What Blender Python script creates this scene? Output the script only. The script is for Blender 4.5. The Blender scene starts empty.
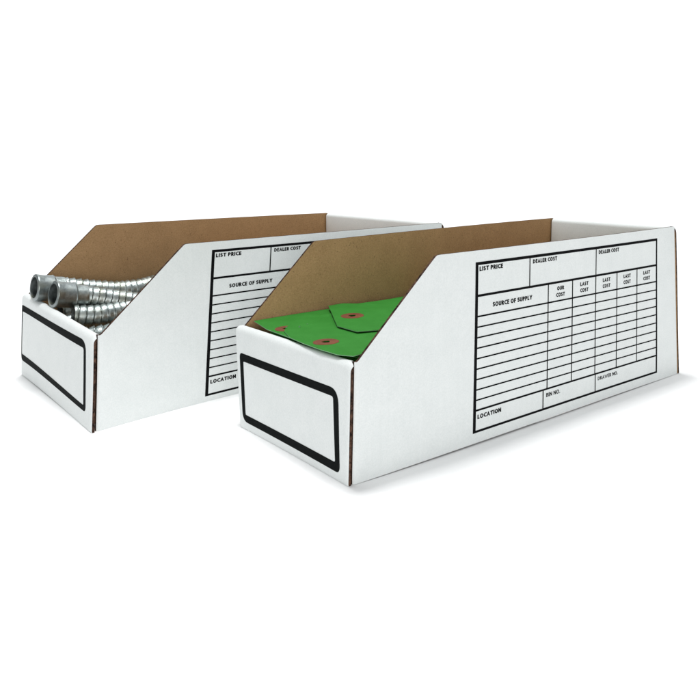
import bpy, bmesh, math, random
import numpy as np
from mathutils import Vector, Matrix
random.seed(7)
CM = 0.01
scene = bpy.context.scene
col = scene.collection

# ------------------------------------------------------------------ camera
PITCH = 0.1336
cam = bpy.data.cameras.new('camera'); co = bpy.data.objects.new('camera', cam); col.objects.link(co)
co.location = (0, 0, 20.4144*CM); co.rotation_euler = (math.pi/2-PITCH, 0, 0)
cam.sensor_width = 36; cam.lens = 0.789*1000/700*36; cam.shift_y = -100.4/700
cam.clip_start = 0.01; cam.clip_end = 100
scene.camera = co
scene.render.resolution_x = 1024; scene.render.resolution_y = 1024

# ------------------------------------------------------------------ box frames: slightly racked cardboard
C1 = [[0,0,0],[15,0,0],[0,0,7.4557],[15,0,7.4557],[0,7.3166,12.9796],[0,36.4051,0],[0,36.4051,12.9796],[15,7.3166,12.9796],[15,36.4051,12.9796],[15,36.4051,0]]
D1 = [[0.5247,-0.2678,0.0],[-1.6362,-0.1761,0.0],[0.2891,-0.2677,0.2165],[-0.2582,0.352,-0.2165],[0.4973,-0.4159,0.4446],[0.7842,1.342,0.0],[0.8354,-0.4246,0.3853],[-0.1549,0.1965,-0.0975],[-0.6461,0.5013,0.0593],[-0.6461,0.5013,0.0]]
C2 = [[0,0,0],[15.0561,0,0],[0,0,7.1233],[15.0561,0,7.1233],[0,7.3166,12.9796],[0,36.4051,0],[0,36.4051,12.9796],[15.0561,7.3166,12.9796],[15.0561,36.4051,12.9796],[15.0561,36.4051,0]]
D2 = [[-1.5205,-0.9636,0.0],[1.5209,0.3654,0.0],[-0.1557,0.0745,-0.4856],[-0.0135,0.3105,0.4856],[-0.2423,0.3634,-0.2591],[-0.7084,0.569,-0.0],[-0.7084,0.569,-0.4822],[0.0297,-0.0475,0.0854],[0.6891,-0.8996,-0.4842],[0.6891,-0.8996,-0.0]]

class Frame:
    """position, turn and slight racking of one cardboard bin (all in cm)"""
    def __init__(s, q, C, D, W, h):
        s.q, s.W, s.h, s.H, s.L, s.s = q, W, h, 12.9796, 36.4051, 7.3166
        s.C = np.array(C, float); D = np.array(D, float); n = len(C)
        K = np.linalg.norm(s.C[:, None]-s.C[None], axis=2); P = np.c_[np.ones(n), s.C]
        A = np.block([[K, P], [P.T, np.zeros((4, 4))]])
        s.w = np.linalg.solve(A, np.r_[D, np.zeros((4, 3))])
    def loc(s, u, v, z):
        """racked point in the bin's own axes (x along its length, y across, z up), metres"""
        p = np.array([u, v, z], float)
        k = np.linalg.norm(s.C-p, axis=1)
        d = np.r_[k, 1, p] @ s.w
        u, v, z = p+d
        return Vector((v*CM, u*CM, max(z, 0.0)*CM))
    def world(s, u, v, z):
        l = s.loc(u, v, z); a = s.q[2]; ca, sa = math.cos(a), math.sin(a)
        return Vector((s.q[0]*CM+l.x*ca-l.y*sa, s.q[1]*CM+l.x*sa+l.y*ca, l.z))
FA = Frame((0.39106, 44.74966, 0.666844), C1, D1, 15.0, 7.4557)
FB = Frame((-18.67286, 55.56318, 0.722003), C2, D2, 15.0561, 7.1233)

# ------------------------------------------------------------------ materials
def mat(name):
    m = bpy.data.materials.new(name); m.use_nodes = True
    nt = m.node_tree; b = nt.nodes['Principled BSDF']
    return m, nt, b
def N(nt, t, **kw):
    n = nt.nodes.new(t)
    for k, v in kw.items():
        if hasattr(n, k) and k not in ('Scale', ): setattr(n, k, v)
        else: n.inputs[k].default_value = v
    return n
def ramp(nt, src, a, b, ca, cb):
    r = nt.nodes.new('ShaderNodeValToRGB'); nt.links.new(src, r.inputs[0])
    r.color_ramp.elements[0].position = a; r.color_ramp.elements[1].position = b
    r.color_ramp.elements[0].color = (*ca, 1); r.color_ramp.elements[1].color = (*cb, 1)
    return r
def obj_coords(nt, scale=(1, 1, 1)):
    t = nt.nodes.new('ShaderNodeTexCoord'); m = nt.nodes.new('ShaderNodeMapping'); m.inputs['Scale'].default_value = scale
    nt.links.new(t.outputs['Object'], m.inputs[0]); return m.outputs[0]
def bumpn(nt, b, src, strength, dist):
    bp = nt.nodes.new('ShaderNodeBump'); bp.inputs['Strength'].default_value = strength; bp.inputs['Distance'].default_value = dist
    nt.links.new(src, bp.inputs['Height']); nt.links.new(bp.outputs[0], b.inputs['Normal']); return bp

def paper(name, c0, c1, fine=900, rough=.75, flute=True, speck=None, spec=.2, bump=.25, cloud=.55):
    m, nt, b = mat(name)
    v = obj_coords(nt)
    n1 = N(nt, 'ShaderNodeTexNoise', Scale=fine, Detail=6.0, Roughness=.7); nt.links.new(v, n1.inputs['Vector'])
    n2 = N(nt, 'ShaderNodeTexNoise', Scale=60., Detail=5.0, Roughness=.6); nt.links.new(v, n2.inputs['Vector'])
    mx = N(nt, 'ShaderNodeMath', operation='MULTIPLY_ADD'); nt.links.new(n1.outputs[0], mx.inputs[0]); mx.inputs[1].default_value = 1-cloud
    m2 = N(nt, 'ShaderNodeMath', operation='MULTIPLY'); nt.links.new(n2.outputs[0], m2.inputs[0]); m2.inputs[1].default_value = cloud
    nt.links.new(m2.outputs[0], mx.inputs[2])
    r = ramp(nt, mx.outputs[0], .36, .64, c0, c1)
    out = r.outputs[0]
    if speck:
        n3 = N(nt, 'ShaderNodeTexNoise', Scale=650., Detail=3.0, Roughness=.5); nt.links.new(v, n3.inputs['Vector'])
        rr = ramp(nt, n3.outputs[0], .64, .72, (0, 0, 0), (1, 1, 1))
        mm = N(nt, 'ShaderNodeMix', data_type='RGBA'); nt.links.new(rr.outputs[0], mm.inputs[0]); nt.links.new(out, mm.inputs[6]); mm.inputs[7].default_value = (*speck, 1)
        out = mm.outputs[2]
    nt.links.new(out, b.inputs['Base Color'])
    b.inputs['Roughness'].default_value = rough; b.inputs['Specular IOR Level'].default_value = spec
    h = mx.outputs[0]
    if flute:
        vz = obj_coords(nt, (1, 1, .02))
        w = N(nt, 'ShaderNodeTexWave', wave_type='BANDS', bands_direction='X', Scale=52., Distortion=.6, Detail=1.); nt.links.new(vz, w.inputs['Vector'])
        ad = N(nt, 'ShaderNodeMath', operation='MULTIPLY_ADD'); nt.links.new(w.outputs['Fac'], ad.inputs[0]); ad.inputs[1].default_value = .22; nt.links.new(h, ad.inputs[2]); h = ad.outputs[0]
    bumpn(nt, b, h, bump, .0006)
    return m
M_white = paper('white_liner', (.705, .736, .728), (.795, .818, .808), rough=.55, spec=.3, bump=.35, cloud=.28)
M_kraft = paper('kraft_liner', cloud=.25, c0=(.33, .200, .094), c1=(.475, .296, .148), rough=.8, speck=(.24, .145, .075), bump=.5)
M_green = paper('green_card', (.028, .188, .022), (.040, .232, .033), rough=.8, spec=.1, flute=False, bump=.15)
M_fibre = paper('fibre_patch', (.13, .036, .016), (.21, .066, .030), rough=.7, flute=False)
def edge_mat():
    m, nt, b = mat('kraft_raw_edge'); v = obj_coords(nt, (1, 1, 1))
    w = N(nt, 'ShaderNodeTexNoise', Scale=260., Detail=4., Roughness=.7); nt.links.new(v, w.inputs['Vector'])
    r = ramp(nt, w.outputs[0], .38, .62, (.010, .006, .005), (.115, .062, .042)); nt.links.new(r.outputs[0], b.inputs['Base Color'])
    b.inputs['Roughness'].default_value = .9; b.inputs['Specular IOR Level'].default_value = .1
    bumpn(nt, b, w.outputs[0], .8, .001); return m
M_edge = edge_mat()
def ink_mat(name, c):
    m, nt, b = mat(name); v = obj_coords(nt)
    n = N(nt, 'ShaderNodeTexNoise', Scale=1400., Detail=3.); nt.links.new(v, n.inputs['Vector'])
    r = ramp(nt, n.outputs[0], .3, .75, c, tuple(x*1.7 for x in c)); nt.links.new(r.outputs[0], b.inputs['Base Color'])
    b.inputs['Roughness'].default_value = .7; b.inputs['Specular IOR Level'].default_value = .06; return m
M_ink = ink_mat('black_ink', (.003, .003, .0035)); M_inkg = ink_mat('label_ink', (.003, .004, .004))
M_rule = ink_mat('thin_rule_ink', (.02, .02, .022))
def zinc(name, dark, light, rough):
    m, nt, b = mat(name); v = obj_coords(nt)
    n = N(nt, 'ShaderNodeTexNoise', Scale=160., Detail=6., Roughness=.7); nt.links.new(v, n.inputs['Vector'])
    r = ramp(nt, n.outputs[0], .32, .68, dark, light)
    n2 = N(nt, 'ShaderNodeTexNoise', Scale=70., Detail=3.); nt.links.new(v, n2.inputs['Vector'])
    rr = ramp(nt, n2.outputs[0], .52, .68, (0, 0, 0), (.55, .55, .55))
    mm = N(nt, 'ShaderNodeMix', data_type='RGBA'); nt.links.new(rr.outputs[0], mm.inputs[0]); nt.links.new(r.outputs[0], mm.inputs[6]); mm.inputs[7].default_value = (.27, .275, .20, 1)
    nt.links.new(mm.outputs[2], b.inputs['Base Color'])
    b.inputs['Metallic'].default_value = 1.0
    r2 = N(nt, 'ShaderNodeMapRange'); nt.links.new(n.outputs[0], r2.inputs[0]); r2.inputs[3].default_value = rough-.1; r2.inputs[4].default_value = rough+.15
    nt.links.new(r2.outputs[0], b.inputs['Roughness'])
    bumpn(nt, b, n.outputs[0], .35, .0008); return m
M_zinc = zinc('zinc_ribbed', (.20, .23, .225), (.50, .55, .54), .36)
M_collar = zinc('zinc_collar', (.19, .215, .215), (.38, .42, .42), .38)
def floor_mat():
    m, nt, b = mat('white_sweep'); v = obj_coords(nt)
    n = N(nt, 'ShaderNodeTexNoise', Scale=30., Detail=3.); nt.links.new(v, n.inputs['Vector'])
    r = ramp(nt, n.outputs[0], .3, .7, (.955, .955, .955), (.965, .965, .965)); nt.links.new(r.outputs[0], b.inputs['Base Color'])
    b.inputs['Roughness'].default_value = .9; b.inputs['Specular IOR Level'].default_value = .05; return m
M_floor = floor_mat()

# ------------------------------------------------------------------ object helpers
def link(name, verts, faces, mats, parent=None, fm=None, smooth=False, loc=None, rot=None):
    me = bpy.data.meshes.new(name); me.from_pydata([tuple(v) for v in verts], [], faces)
    for m in (mats if isinstance(mats, (list, tuple)) else [mats]): me.materials.append(m)
    if fm: me.polygons.foreach_set('material_index', fm)
    if smooth: me.polygons.foreach_set('use_smooth', [True]*len(me.polygons))
    me.update()
    o = bpy.data.objects.new(name, me); col.objects.link(o)
    if parent: o.parent = parent
    if loc is not None: o.location = loc
    if rot is not None: o.rotation_euler = (0, 0, rot)
    return o
def thing(name, label, cat, loc, rotz=0, group=None):
    o = bpy.data.objects.new(name, None); col.objects.link(o); o.empty_display_size = .02
    o.location = loc; o.rotation_euler = (0, 0, rotz); o['label'] = label; o['category'] = cat
    if group: o['group'] = group
    return o
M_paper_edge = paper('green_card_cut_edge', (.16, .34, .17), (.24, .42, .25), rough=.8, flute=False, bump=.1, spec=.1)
def fix(o, sharp=35):
    bm = bmesh.new(); bm.from_mesh(o.data); bmesh.ops.remove_doubles(bm, verts=bm.verts, dist=1e-6)
    bmesh.ops.recalc_face_normals(bm, faces=bm.faces)
    for e in bm.edges:
        if len(e.link_faces) == 2 and e.calc_face_angle(0) > math.radians(sharp): e.smooth = False
    for f in bm.faces: f.smooth = True
    bm.to_mesh(o.data); bm.free(); return o

def grid_solid(P, ni, nj, m_a, m_b, m_edge):
    """P(i,j,k) -> point, k=0 outer sheet, k=1 inner; returns verts, faces, material ids"""
    V = []; F = []; fm = []
    idx = lambda i, j, k: (k*ni+i)*nj+j
    for k in (0, 1):
        for i in range(ni):
            for j in range(nj): V.append(P(i, j, k))
    for i in range(ni-1):
        for j in range(nj-1):
            F.append((idx(i,j,0), idx(i+1,j,0), idx(i+1,j+1,0), idx(i,j+1,0))); fm.append(m_a)
            F.append((idx(i,j,1), idx(i,j+1,1), idx(i+1,j+1,1), idx(i+1,j,1))); fm.append(m_b)
    for i in range(ni-1):
        for j in (0, nj-1): F.append((idx(i,j,0), idx(i,j,1), idx(i+1,j,1), idx(i+1,j,0))); fm.append(m_edge)
    for j in range(nj-1):
        for i in (0, ni-1): F.append((idx(i,j,0), idx(i,j+1,0), idx(i,j+1,1), idx(i,j,1))); fm.append(m_edge)
    return V, F, fm

MATS = [M_white, M_kraft, M_edge]
def side_panel(fr, root, side, front_start=.62):
    """side 0 = long side with the printed form, side 1 = far long side"""
    v0, v1 = .41, fr.L-.265; hs = fr.h; T = .20
    vs = sorted(set([v0, v0+.06, v0+.14, v0+.25, .9, 1.5, 2.5, 3.5, 4.5, 5.5, 6.3, 6.8, fr.s-.25, fr.s-.1, fr.s, fr.s+.12, fr.s+.35, 8.2, 9.5] + [9.5+k*(v1-9.5)/22 for k in range(1, 22)] + [v1-.22, v1-.1, v1-.03, v1]))
    def top(v):
        vs0 = front_start if side else .62
        slope = hs+.02+(v-vs0)*(fr.H-hs)/(fr.s-vs0)
        slope = max(slope, hs-.02) if side == 0 else slope
        a = min(slope, fr.H); d = abs(slope-fr.H)
        if d < .3: a -= (.3-d)**2*.35
        if v > v1-.22: a -= (v-(v1-.22))**2*3.0
        return a
    nj = 14
    def P(i, j, k):
        v = vs[i]; z = top(v)*j/(nj-1)
        o = 0.0
        if v-v0 < .25: o = (.25-(v-v0))**2*1.9          # the score line rounds inwards at the front corner
        if v1-v < .22: o = (.22-(v1-v))**2*1.5
        u = (o if k == 0 else T+o*.8)
        if side: u = fr.W-u
        return fr.loc(u, v, z)
    V, F, fm = grid_solid(P, len(vs), nj, 0, 1, 2)
    o = link('side_panel', V, F, MATS, root, fm); return fix(o)

def folded_wall(fr, root, name, vout, sgn, ztop, inner_h, round_ends=.45):
    """board folded over the top edge: outer face at v=vout, going inwards (sgn)"""
    T = .25; R = .40                                        # outer radius of the roll
    prof = []                                               # (dv outer, z outer, dv inner, z inner)
    ex = [0, .04, .1, .2, .35]
    for z in ex: 
        d = max(0, .12-z)**2*4.0
        prof.append((d, z+.0, T, max(z, .02)+.0))
    nz = 14
    for k in range(1, nz): 
        z = .35+(ztop-R-.35)*k/nz; prof.append((0, z, T, z))
    for k in range(0, 11):
        a = math.pi*k/10
        prof.append((R-R*math.cos(a), ztop-R+R*math.sin(a), R-(R-T)*math.cos(a), ztop-R+(R-T)*math.sin(a)))
    for k in range(1, 9):
        z = (ztop-R)-(ztop-R-.4)*k/8*inner_h; prof.append((2*R, z, 2*R-T, z))
    us = [0, .05, .12, .22, .34, .5] + [.5+(fr.W-1.0)*k/22 for k in range(1, 22)] + [fr.W-.5, fr.W-.34, fr.W-.22, fr.W-.12, fr.W-.05, fr.W]
    def P(i, j, k):
        d, z = (prof[j][0], prof[j][1]) if k == 0 else (prof[j][2], prof[j][3])
        u = us[i]
        lim = 0.0 if d < .30 else min(.36, (d-.30)*6)      # the inner leaf fits between the side panels
        u = lim+(fr.W-2*lim)*(u/fr.W)
        e = min(u, fr.W-u)
        if e < round_ends and z > ztop-R-1e-4: z -= (1-math.sqrt(max(0, 1-((round_ends-e)/round_ends)**2)))*.20
        e2 = min(us[i], fr.W-us[i])
        dd = d+(max(0, .22-e2)**2*1.2*max(0, 1-d/.3) if k == 0 else 0)
        sag = .05*math.sin(math.pi*u/fr.W)*(z/ztop) if d > .5 else 0
        return fr.loc(u, vout+sgn*(dd+sag), z)
    V, F, fm = grid_solid(P, len(us), len(prof), 0, 1, 2)
    o = link(name, V, F, MATS, root, fm); return fix(o)

# ---- printed marks: thin ink laid on the board
def bil(q, s, t):                                           # q: TL, TR, BR, BL (a,b) ; t from bottom 0 to top 1
    TL, TR, BR, BL = [np.array(x, float) for x in q]
    return (BL*(1-s)+BR*s)*(1-t)+(TL*(1-s)+TR*s)*t
GLYPHS = None
class Ink:
    def __init__(s): s.V = []; s.F = []
    def add(s, pts, faces): 
        b = len(s.V); s.V += pts; s.F += [tuple(b+i for i in f) for f in faces]
def form_grid(fr, panel, quad):
    V0, Z0, Wd, Ht = 10.9, .84, 22.3, 11.36
    S = lambda v: (v-V0)/Wd
    def pt(v, z, lift): 
        a, b = bil(quad, (v-V0)/Wd, (z-Z0)/Ht); return fr.loc(-lift, a, b)
    heavy = Ink(); 
    def rect(v0, v1, z0, z1, lift):
        n = max(1, int((v1-v0)/1.0)); m = max(1, int((z1-z0)/1.0)); P = []; F = []
        for i in range(n+1):
            for j in range(m+1): P.append(pt(v0+(v1-v0)*i/n, z0+(z1-z0)*j/m, lift))
        for i in range(n):
            for j in range(m): a = i*(m+1)+j; F.append((a, a+m+1, a+m+2, a+1))
        heavy.add(P, F)
    a, b, c, d = V0, V0+Wd, Z0, Z0+Ht
    A = .27
    # outer frame
    rect(a, b, d-.20, d, .012); rect(a, b, c, c+.16, .012); rect(a, a+A, c+.16, d-.20, .012); rect(b-.2, b, c+.16, d-.20, .012)
    zt = lambda f: Z0+Ht*f
    z1, z2, z3 = zt(.806), zt(.686), zt(.1335)
    rect(a+A, b-.2, z1-.08, z1+.08, .014); rect(a+A, b-.2, z3-.065, z3+.065, .014)
    for k in range(0, 9):
        z = z2+(z3-z2)*k/9; w = .048 if k else .055
        rect(a+A, b-.2, z-w, z+w, .014)
    for f in (.2518, .6076): v = V0+Wd*f; rect(v-.055, v+.055, z1+.065, d-.20, .010)
    for f in (.3465, .4757, .6074, .7352, .8632): v = V0+Wd*f; rect(v-.057, v+.057, z3+.055, z1-.065, .010)
    for f in (.327, .611): v = V0+Wd*f; rect(v-.057, v+.057, c+.16, z3-.055, .010)
    link('printed_form', heavy.V, heavy.F, M_ink, panel)
    # lettering: bold humanist capitals drawn as broad strokes
    def text(txt_, v, z, cap, width, center=False, weight=.235):
        polys = []; x = 0.0
        for ch in txt_:
            if ch == ' ': x += .30; continue
            w_, strokes = GLYPHS[ch]; polys += [[(x+px, py) for px, py in st] for st in strokes]; x += w_+weight+.085
        tot = x-.085; sx = width/tot; off = -width/2 if center else 0
        ink = Ink(); n_ = 0; hw = weight/2
        for st in polys:
            P = [Vector((p[0]+hw, hw+p[1]*(1-2*hw))) for p in st]; L_, R2 = [], []
            for q in range(len(P)):
                a_ = P[q]-P[q-1] if q else P[1]-P[0]; b_ = P[q+1]-P[q] if q < len(P)-1 else P[q]-P[q-1]
                a_ = a_.normalized(); b_ = b_.normalized(); nn = Vector((-(a_+b_).y, (a_+b_).x)).normalized()
                m_ = hw/max(.5, nn.dot(Vector((-b_.y, b_.x)))); c_ = P[q].copy()
                if q == 0: c_ -= b_*hw*(.98 if len(P) < 5 or True else 0)
                if q == len(P)-1: c_ += a_*hw*.98
                L_.append(c_+nn*m_); R2.append(c_-nn*m_)
            n_ += 1
            pts = [pt(v+off+p.x*sx, z+p.y*cap, .012+n_*.0004) for p in L_+R2]; k_ = len(L_)
            ink.add(pts, [(q, q+k_, q+k_+1, q+1) for q in range(k_-1)])
        link('lettering', ink.V, ink.F, M_ink, panel)
    text('LIST PRICE', 11.28, 11.60, .30, 2.35)
    text('DEALER COST', 16.85, 11.60, .29, 2.75); text('DEALER COST', 24.78, 11.60, .29, 2.75)
    text('SOURCE OF SUPPLY', 14.72, 9.10, .31, 4.15, True)
    cs = [.3465, .4757, .6074, .7352, .8632, 1.0]
    for k in range(5):
        vc = V0+Wd*(cs[k]+cs[k+1])/2-(.08 if k == 4 else 0)
        text('OUR' if k == 0 else 'LAST', vc, 9.40, .29, .82 if k == 0 else 1.02, True); text('COST', vc, 8.93, .29, 1.02, True)
    text('LOCATION', 11.32, 1.75, .30, 2.35); text('BIN NO.', 18.55, 1.75, .30, 1.60, weight=.17); text('DRAWER NO.', 24.85, 1.78, .28, 2.65, weight=.17)

def arc_(cx, cy, rx, ry, a0, a1, n=8):
    return [(cx+rx*math.cos(math.radians(a0+(a1-a0)*k/n)), cy+ry*math.sin(math.radians(a0+(a1-a0)*k/n))) for k in range(n+1)]
def label_ring(fr, panel, outer, inner, r_out, r_in, mat_):
    """outer/inner: TL, TR, BR, BL corners in (u,z) as seen from the front"""
    def rounded(q, rs, n=10):
        q = [np.array(p, float) for p in q]; out = []
        for i in range(4):
            r = rs[i]; r2 = rs[(i+1) % 4]; p, a, b = q[i], q[i-1], q[(i+1) % 4]
            da = (a-p)/np.linalg.norm(a-p); db = (b-p)/np.linalg.norm(b-p)
            s, e = p+da*r, p+db*r
            for k in range(n+1):
                t = k/n; out.append((1-t)**2*s+2*t*(1-t)*p+t*t*e)
            nx = q[(i+1) % 4]; e2 = nx+(p-nx)/np.linalg.norm(p-nx)*r2
            for k in range(1, 12): out.append(e*(1-k/12)+e2*k/12)
        return out
    O = rounded(outer, r_out); I = rounded(inner, r_in); n = len(O)
    V = [fr.loc(p[0], -.012, p[1]) for p in O]+[fr.loc(p[0], -.012, p[1]) for p in I]
    F = [(i, (i+1) % n, n+(i+1) % n, n+i) for i in range(n)]
    link('label_border', V, F, mat_, panel)

GLYPHS = {
 'A': (.48, [[(0, 0), (.24, 1), (.48, 0)], [(.10, .30), (.38, .30)]]),
 'B': (.34, [[(0, 0), (0, 1)], [(0, 1)]+arc_(.12, .77, .20, .23, 90, -90)+[(0, .54)], [(0, .54)]+arc_(.13, .27, .23, .27, 90, -90)+[(0, 0)]]),
 'C': (.40, [arc_(.34, .5, .34, .5, 72, 288, 12)]),
 'D': (.46, [[(0, 0), (0, 1)]+arc_(.10, .5, .36, .5, 90, -90, 10)+[(0, 0)]]),
 'E': (.27, [[(.27, 1), (0, 1), (0, 0), (.27, 0)], [(0, .52), (.24, .52)]]),
 'F': (.27, [[(.27, 1), (0, 1), (0, 0)], [(0, .50), (.24, .50)]]),
 'I': (.0, [[(0, 0), (0, 1)]]),
 'L': (.26, [[(0, 1), (0, 0), (.26, 0)]]),
 'N': (.44, [[(0, 0), (0, 1)], [(0, .98), (.44, .02)], [(.44, 0), (.44, 1)]]),
 'O': (.52, [arc_(.26, .5, .26, .5, 90, 275, 10), arc_(.26, .5, .26, .5, 90, -95, 10)]),
 'P': (.32, [[(0, 0), (0, 1)], [(0, 1)]+arc_(.12, .73, .21, .27, 90, -90)+[(0, .46)]]),
 'R': (.36, [[(0, 0), (0, 1)], [(0, 1)]+arc_(.12, .75, .20, .25, 90, -90)+[(0, .50)], [(.14, .48), (.36, 0)]]),
 'S': (.30, [arc_(.15, .76, .15, .24, 50, 250, 7)+arc_(.14, .25, .17, .25, 70, -130, 7)]),
 'T': (.40, [[(0, 1), (.40, 1)], [(.20, .98), (.20, 0)]]),
 'U': (.42, [[(0, 1)]+arc_(.21, .30, .21, .30, 180, 360, 8)+[(.42, 1)]]),
 'W': (.70, [[(0, 1), (.18, 0), (.35, .92), (.52, 0), (.70, 1)]]),
 'Y': (.42, [[(0, 1), (.21, .45), (.42, 1)], [(.21, .47), (.21, 0)]]),
 '.': (.0, [[(0, 0), (0, .02)]])}
def build_bin(fr, label, quad, outer, inner, r_out, r_in, inkm):
    root = thing('storage_bin', label, 'cardboard bin', (fr.q[0]*CM, fr.q[1]*CM, 0), fr.q[2], 'white corrugated parts bins side by side')
    sp = side_panel(fr, root, 0); side_panel(fr, root, 1, 1.0 if fr is FA else .75)
    fp = folded_wall(fr, root, 'front_panel', 0, 1, fr.h, 1.0)
    folded_wall(fr, root, 'back_panel', fr.L, -1, fr.H, 1.0, .2)
    def P(i, j, k): return fr.loc(.31+(fr.W-.62)*j/8, .86+(fr.L-1.72)*i/16, (.33 if k == 0 else .05))
    V, F, fm = grid_solid(P, 17, 9, 1, 0, 2); fix(link('bottom_panel', V, F, MATS, root, fm))
    form_grid(fr, sp, quad); label_ring(fr, fp, outer, inner, r_out, r_in, inkm)
    return root
build_bin(FA, 'white cardboard parts bin in front with cut-down front, holding green tags', 
    [(10.877,12.208),(33.211,12.187),(32.885,.707),(10.402,.710)],
    [(14.401,5.558),(1.218,5.663),(.901,.538),(14.408,.597)], [(13.851,4.99),(1.775,5.115),(1.487,1.113),(13.91,1.138)], (.42,.95,.5,.75), (.12,.2,.15,.15), M_inkg)
build_bin(FB, 'white cardboard parts bin behind at left, holding ribbed metal tubes', 
    [(9.687,12.317),(32.0,12.27),(31.5,.46),(9.066,.515)],
    [(14.839,6.186),(1.15,6.515),(1.0,1.208),(14.925,1.387)], [(14.673,5.657),(1.521,5.875),(1.407,1.629),(14.762,1.952)], (.2,.9,.4,.5), (.08,.2,.12,.12), M_inkg)

# ------------------------------------------------------------------ green tags
def densify(poly, n):
    q = [np.array(p, float) for p in poly]; seg = [np.linalg.norm(q[(i+1) % len(q)]-q[i]) for i in range(len(q))]; tot = sum(seg); out = []
    for i in range(len(q)):
        k = max(1, round(n*seg[i]/tot))
        for j in range(k): out.append(q[i]+(q[(i+1) % len(q)]-q[i])*j/k)
    return out
def tag(fr, label, poly, hole, zf, zbase, fray=()):
    """poly in (u,v) of the bin; zf(u,v) height"""
    ctr = fr.world(hole[0], hole[1], zbase)
    root = thing('shipping_tag', label, 'tag', ctr, fr.q[2], 'green shipping tags in the front bin')
    R = Matrix.Rotation(-fr.q[2], 3, 'Z')
    def pt(u, v, dz): return R @ (fr.world(u, v, zf(u, v)+dz)-ctr)
    out = densify(poly, 120); n = len(out); h = np.array(hole); rings = 26; rh = .30; TH = .045
    def ringpts(rad_fn, dz): return [pt(*rad_fn(p), dz) for p in out]
    V = []; F = []; fm = []
    for k in (0, 1):
        dz = 0 if k == 0 else -TH
        for r in range(rings+1):
            t = (r/rings)**1.25
            for p in out:
                d = p-h; d0 = h+d/np.linalg.norm(d)*rh; x = d0*(1-t)+p*t; V.append(pt(x[0], x[1], dz))
    I = lambda k, r, i: (k*(rings+1)+r)*n+i % n
    for r in range(rings):
        for i in range(n):
            F.append((I(0,r,i), I(0,r+1,i), I(0,r+1,i+1), I(0,r,i+1))); F.append((I(1,r,i), I(1,r,i+1), I(1,r+1,i+1), I(1,r+1,i)))
    fm = [0]*len(F)
    for i in range(n):
        fm += [1, 0]; F.append((I(0,rings,i), I(1,rings,i), I(1,rings,i+1), I(0,rings,i+1))); F.append((I(0,0,i), I(0,0,i+1), I(1,0,i+1), I(1,0,i)))
    fix(link('card', V, F, [M_green, M_paper_edge], root, fm))
    # reinforcing patch with torn-looking centre
    V = []; F = []; m = 48; prof = [(.27, .0), (.28, .018), (.36, .024), (.6, .024), (.84, .022), (.87, .006), (.87, .0)]
    for i in range(m):
        a = 2*math.pi*i/m; w = 1+.10*math.sin(3*a+hole[0])+.08*math.sin(5*a)
        for (r, dz) in prof:
            rr = r*w if r < .35 else r; V.append(pt(h[0]+rr*math.cos(a), h[1]+rr*math.sin(a), dz+.003))
    for i in range(m):
        for j in range(len(prof)-1): a = i*len(prof)+j; b = ((i+1) % m)*len(prof)+j; F.append((a, a+1, b+1, b))
    fix(link('eyelet', V, F, M_fibre, root))
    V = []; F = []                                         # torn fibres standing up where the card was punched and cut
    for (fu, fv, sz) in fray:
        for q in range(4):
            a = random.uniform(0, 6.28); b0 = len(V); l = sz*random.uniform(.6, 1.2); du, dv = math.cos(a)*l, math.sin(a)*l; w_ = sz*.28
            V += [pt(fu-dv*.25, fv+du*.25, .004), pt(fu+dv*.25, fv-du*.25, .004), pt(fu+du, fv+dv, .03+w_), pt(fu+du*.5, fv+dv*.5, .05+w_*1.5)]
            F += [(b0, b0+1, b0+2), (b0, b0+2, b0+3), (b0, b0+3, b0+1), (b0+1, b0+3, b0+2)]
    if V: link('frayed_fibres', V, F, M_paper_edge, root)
    return root
M_dark = ink_mat('shadowed_hole', (.012, .008, .006))

zA = lambda u, v: 7.70+.03*math.sin(u*.5)-.05*max(0, .8-v)+.02*max(0, v-6)
zB = lambda u, v: 7.60+.02*math.sin(v*.4)-.03*max(0, 1.2-v)
def zC(u, v): return 7.90+.05*math.sin((u+v)*.4)
tag(FA, 'lowest green tag, far left against the kraft wall, brown eyelet half covered', 
    [(14.6,1.42),(11.4,.76),(7.95,.62),(6.0,.7),(4.6,1.2),(4.6,17),(14.5,17)], (10.42,1.86), zB, 7.6)
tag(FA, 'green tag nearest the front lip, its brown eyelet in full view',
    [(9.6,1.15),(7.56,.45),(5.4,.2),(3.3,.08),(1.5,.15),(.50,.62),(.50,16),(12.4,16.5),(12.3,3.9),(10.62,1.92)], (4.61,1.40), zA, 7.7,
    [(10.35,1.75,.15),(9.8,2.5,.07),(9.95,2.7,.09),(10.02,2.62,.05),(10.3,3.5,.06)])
tag(FA, 'topmost green tag, lying at an angle farther back, with clipped corners',
    [(14.15,7.93),(14.33,9.45),(13.35,10.3),(13.25,14.4),(11.0,20.5),(1.2,17.5),(.55,14.5),(5.03,4.26),(7.63,4.38)], (9.477,7.01), zC, 7.9)
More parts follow.
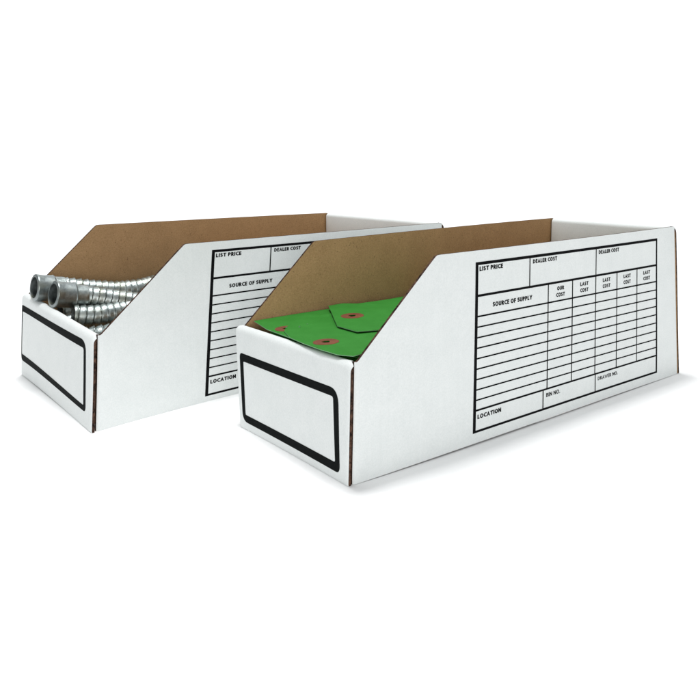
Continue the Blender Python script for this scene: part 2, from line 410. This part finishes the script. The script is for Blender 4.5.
# the pile the tags lie on
def bundle():
    ctr = FA.world(7.5, 9, .36); R = Matrix.Rotation(-FA.q[2], 3, 'Z'); V = []; F = []
    
    n = 46; z0, z1 = .36, 7.40
    for k in range(n):
        a = z0+(z1-z0)*k/n; b = a+(z1-z0)/n*.8
        j = [random.uniform(-.08, .08) for _ in range(4)]
        poly = [(12.4+j[0], 1.6+j[1]), (14.2+j[0], 3.0), (14.35+j[0], 17.2+j[2]), (.62+j[3], 17.2+j[2]), (.62+j[3], 2.4), (1.3+j[3], 1.4+j[1])]
        base = len(V)
        for z in (a, b):
            for p in poly: V.append(R @ (FA.world(p[0], p[1], z)-ctr))
        m = len(poly)
        F.append(tuple(base+i for i in range(m))[::-1]); F.append(tuple(base+m+i for i in range(m)))
        for i in range(m): F.append((base+i, base+(i+1) % m, base+m+(i+1) % m, base+m+i))
    o = link('tag_pile', V, F, M_green, None, loc=ctr, rot=FA.q[2])
    o['label'] = 'deep pile of green card filling the front bin beneath the loose tags'; o['category'] = 'tag pile'; o['kind'] = 'stuff'
bundle()

# ------------------------------------------------------------------ ribbed zinc tubes
def catmull(P, step=.05):
    P = [Vector(p) for p in P]; P = [P[0]*2-P[1]]+P+[P[-1]*2-P[-2]]; out = []
    for i in range(1, len(P)-2):
        a, b, c, d = P[i-1:i+3]; n = max(2, int((c-b).length/step))
        for k in range(n):
            t = k/n; out.append(.5*((2*b)+(c-a)*t+(2*a-5*b+4*c-d)*t*t+(3*b-3*c+d-a)*t**3))
    out.append(P[-2]); return out
def tube(label, pts, collar=1.3, scale=1.0, plain=1.0, phase=0):
    W = [FB.world(*p)/CM for p in pts]; line = catmull(W, .045)
    o0 = line[0]; S = [0]
    for a, b in zip(line, line[1:]): S.append(S[-1]+(b-a).length)
    root = thing('ribbed_tube', label, 'metal tube', o0*CM, 0, 'ribbed zinc tubes in the rear bin')
    tang = [(line[min(i+1, len(line)-1)]-line[max(i-1, 0)]).normalized() for i in range(len(line))]
    up = Vector((0, 0, 1)); nrm = []; n = (up-tang[0]*up.dot(tang[0])).normalized()
    for t in tang: n = (n-t*n.dot(t)).normalized(); nrm.append(n)
    pitch = .57; m = 40
    def rib(s, a):
        x = ((s+phase)/pitch+a/(2*math.pi)) % 1.0
        if x < .66: f = .40+.40*(x/.66)**.8
        elif x < .80: f = .80+.20*math.sin((x-.66)/.14*math.pi/2)
        elif x < .88: f = 1.0-.95*(x-.80)/.08
        else: f = .05+.40*((x-.88)/.12)**2
        return .69+.22*f
    def sweep(name, ia, ib, rf, mtl, rin, cap_start, chamfer=None):
        V = []; F = []; L_ = []
        idxs = list(range(ia, ib+1))
        rows = []
        for i in idxs:
            rows.append([(i, rf(S[i], 2*math.pi*k/m)*scale, 2*math.pi*k/m) for k in range(m)])
        inner = [[(i, rin*scale, 2*math.pi*k/m) for k in range(m)] for i in (idxs[::12]+[idxs[-1]])]
        allr = (inner[::-1] if cap_start else [])+rows
        for row in allr:
            for (i, r, a) in row:
                b = tang[i].cross(nrm[i]); V.append((line[i]+(nrm[i]*math.cos(a)+b*math.sin(a))*r-o0)*CM)
        for r in range(len(allr)-1):
            for k in range(m): F.append((r*m+k, r*m+(k+1) % m, (r+1)*m+(k+1) % m, (r+1)*m+k))
        if not cap_start: pass
        return fix(link(name, V, F, mtl, root), 40)
    ic = next((i for i, s in enumerate(S) if s > collar), len(S)-1)
    def rc(s, a):
        e = .10
        if s < e: return 1.0+.10*math.sqrt(max(0, 1-((e-s)/e)**2))
        if s > collar-.10: return 1.10-.10*((s-collar+.10)/.10)**2
        return 1.10-.05*min(1, (s-.1)/.5)+.02*math.sin(3*a+s)
    def rb(s, a):
        if s < collar+plain: 
            q = (collar+plain-s); 
            return .95 if q > .12 else .95-.02*(1-q/.12)
        return rib(s, a)*1.03
    if collar > .05: sweep('collar', 0, ic, rc, M_collar, .86, True)
    sweep('sleeve', max(0, ic-2) if collar > .05 else 0, len(S)-1, rb, M_zinc, .74, True)
    return root

tube('farthest left ribbed metal tube, its open collar over the bin lip by kraft wall',
    [(12.0,.07,8.27),(11.95,1.41,8.08),(11.9,2.71,7.96),(11.8,4.04,7.76),(11.7,5.87,7.46),(11.7,7.82,7.21),(11.8,9.88,7.2),(12.0,11.04,7.28),(12.4,13.96,7.55),(12.8,18.5,7.5)], 1.6, 1.03, .9)
tube('second ribbed metal tube from left, its open collar overhanging the front lip',
    [(9.3,.67,8.2),(9.3,1.67,8.0),(9.25,3.12,7.77),(9.1,4.65,7.47),(8.9,5.92,7.18),(8.6,7.64,6.8),(8.3,9.41,6.45),(7.8,13,6.1),(7.2,17,5.4)], 1.75, 1.01, 1.0, .2)
tube('collarless ribbed metal tube just behind the front lip, beneath the two collared tubes',
    [(8.4,1.98,6.42),(8.2,2.92,6.3),(8.1,4.19,6.19),(8.2,6.04,6.21),(8.5,8.07,6.25),(9.2,12,6.0),(9.6,17,5.8)], 0.0, 1.08, .0, .1)
tube('ribbed metal tube glimpsed where the upper two meet the side panel',
    [(8.9,5.8,6.0),(9.5,8,6.4),(10.0,10.06,6.6),(12.0,13.3,6.9),(12.4,18,6.6)], 0.0, .95, .0, .3)
tube('lowest ribbed metal tube, glimpsed in the corner by the side panel',
    [(6.6,1.9,4.9),(6.2,3.4,5.0),(6.2,4.9,5.0),(6.9,6.4,4.95),(7.6,10,4.8),(8,16,4.6)], 0.0, 1.05, .0, .45)

tube('added ribbed metal tube darkening the gap by the kraft wall, under the far left tube',
    [(13.7,3.0,5.5),(13.6,4.5,5.5),(13.5,7,5.45),(13.4,11,5.4),(13.3,17,5.4)], 0.0, 1.0, .0, .25)  # tube added so the gap under the collared tubes turns dark
tube('added ribbed metal tube darkening the gap directly below the second collar',
    [(11.3,2.0,5.0),(11.2,3.2,5.05),(11.2,5,5.1),(11.1,9,5.0),(10.9,17,4.8)], 0.0, 1.0, .0, .6)  # extra low tube put in to darken the opening beneath the collar

# ------------------------------------------------------------------ white paper sweep
def sweep_floor():
    prof = [(-2.5, -.00004), (0, -.00004), (1.6, -.00004)]
    for k in range(1, 17): a = math.pi/2*k/16; prof.append((1.6+.9*math.sin(a), -.00004+.9*(1-math.cos(a))))
    prof.append((2.5, 3.5)); xs = [-4+8*k/16 for k in range(17)]
    V = [(x, y, z) for x in xs for (y, z) in prof]; n = len(prof)
    F = [(i*n+j, (i+1)*n+j, (i+1)*n+j+1, i*n+j+1) for i in range(16) for j in range(n-1)]
    o = link('backdrop', V, F, M_floor, smooth=True); o['kind'] = 'structure'
sweep_floor()

# ------------------------------------------------------------------ light
w = bpy.data.worlds.new('World'); scene.world = w; w.use_nodes = True
bg = w.node_tree.nodes['Background']; bg.inputs[0].default_value = (.95, .985, 1, 1); bg.inputs[1].default_value = .415
def area(name, loc, target, size, power, colr=(1, 1, 1)):
    l = bpy.data.lights.new(name, 'AREA'); l.shape = 'RECTANGLE'; l.size = size[0]; l.size_y = size[1]; l.energy = power; l.color = colr
    o = bpy.data.objects.new(name, l); col.objects.link(o); o.location = loc
    o.rotation_euler = (Vector(target)-Vector(loc)).to_track_quat('-Z', 'Y').to_euler(); return o
area('overhead_softbox', (-.09, .715, 1.7), (-.05, .66, 0), (.26, .26), 15.5)
area('backdrop_light', (0, .9, 1.9), (0, 2.4, .9), (3.0, .6), 30)
area('front_softbox', (.15, -1.15, .34), (0, .6, 0.10), (1.6, .5), 12)

scene.view_settings.view_transform = 'Standard'; scene.view_settings.look = 'None'; scene.view_settings.gamma = 1; scene.view_settings.exposure = 0
scene.render.engine = 'CYCLES'
try: scene.cycles.max_bounces = 10
except Exception: pass
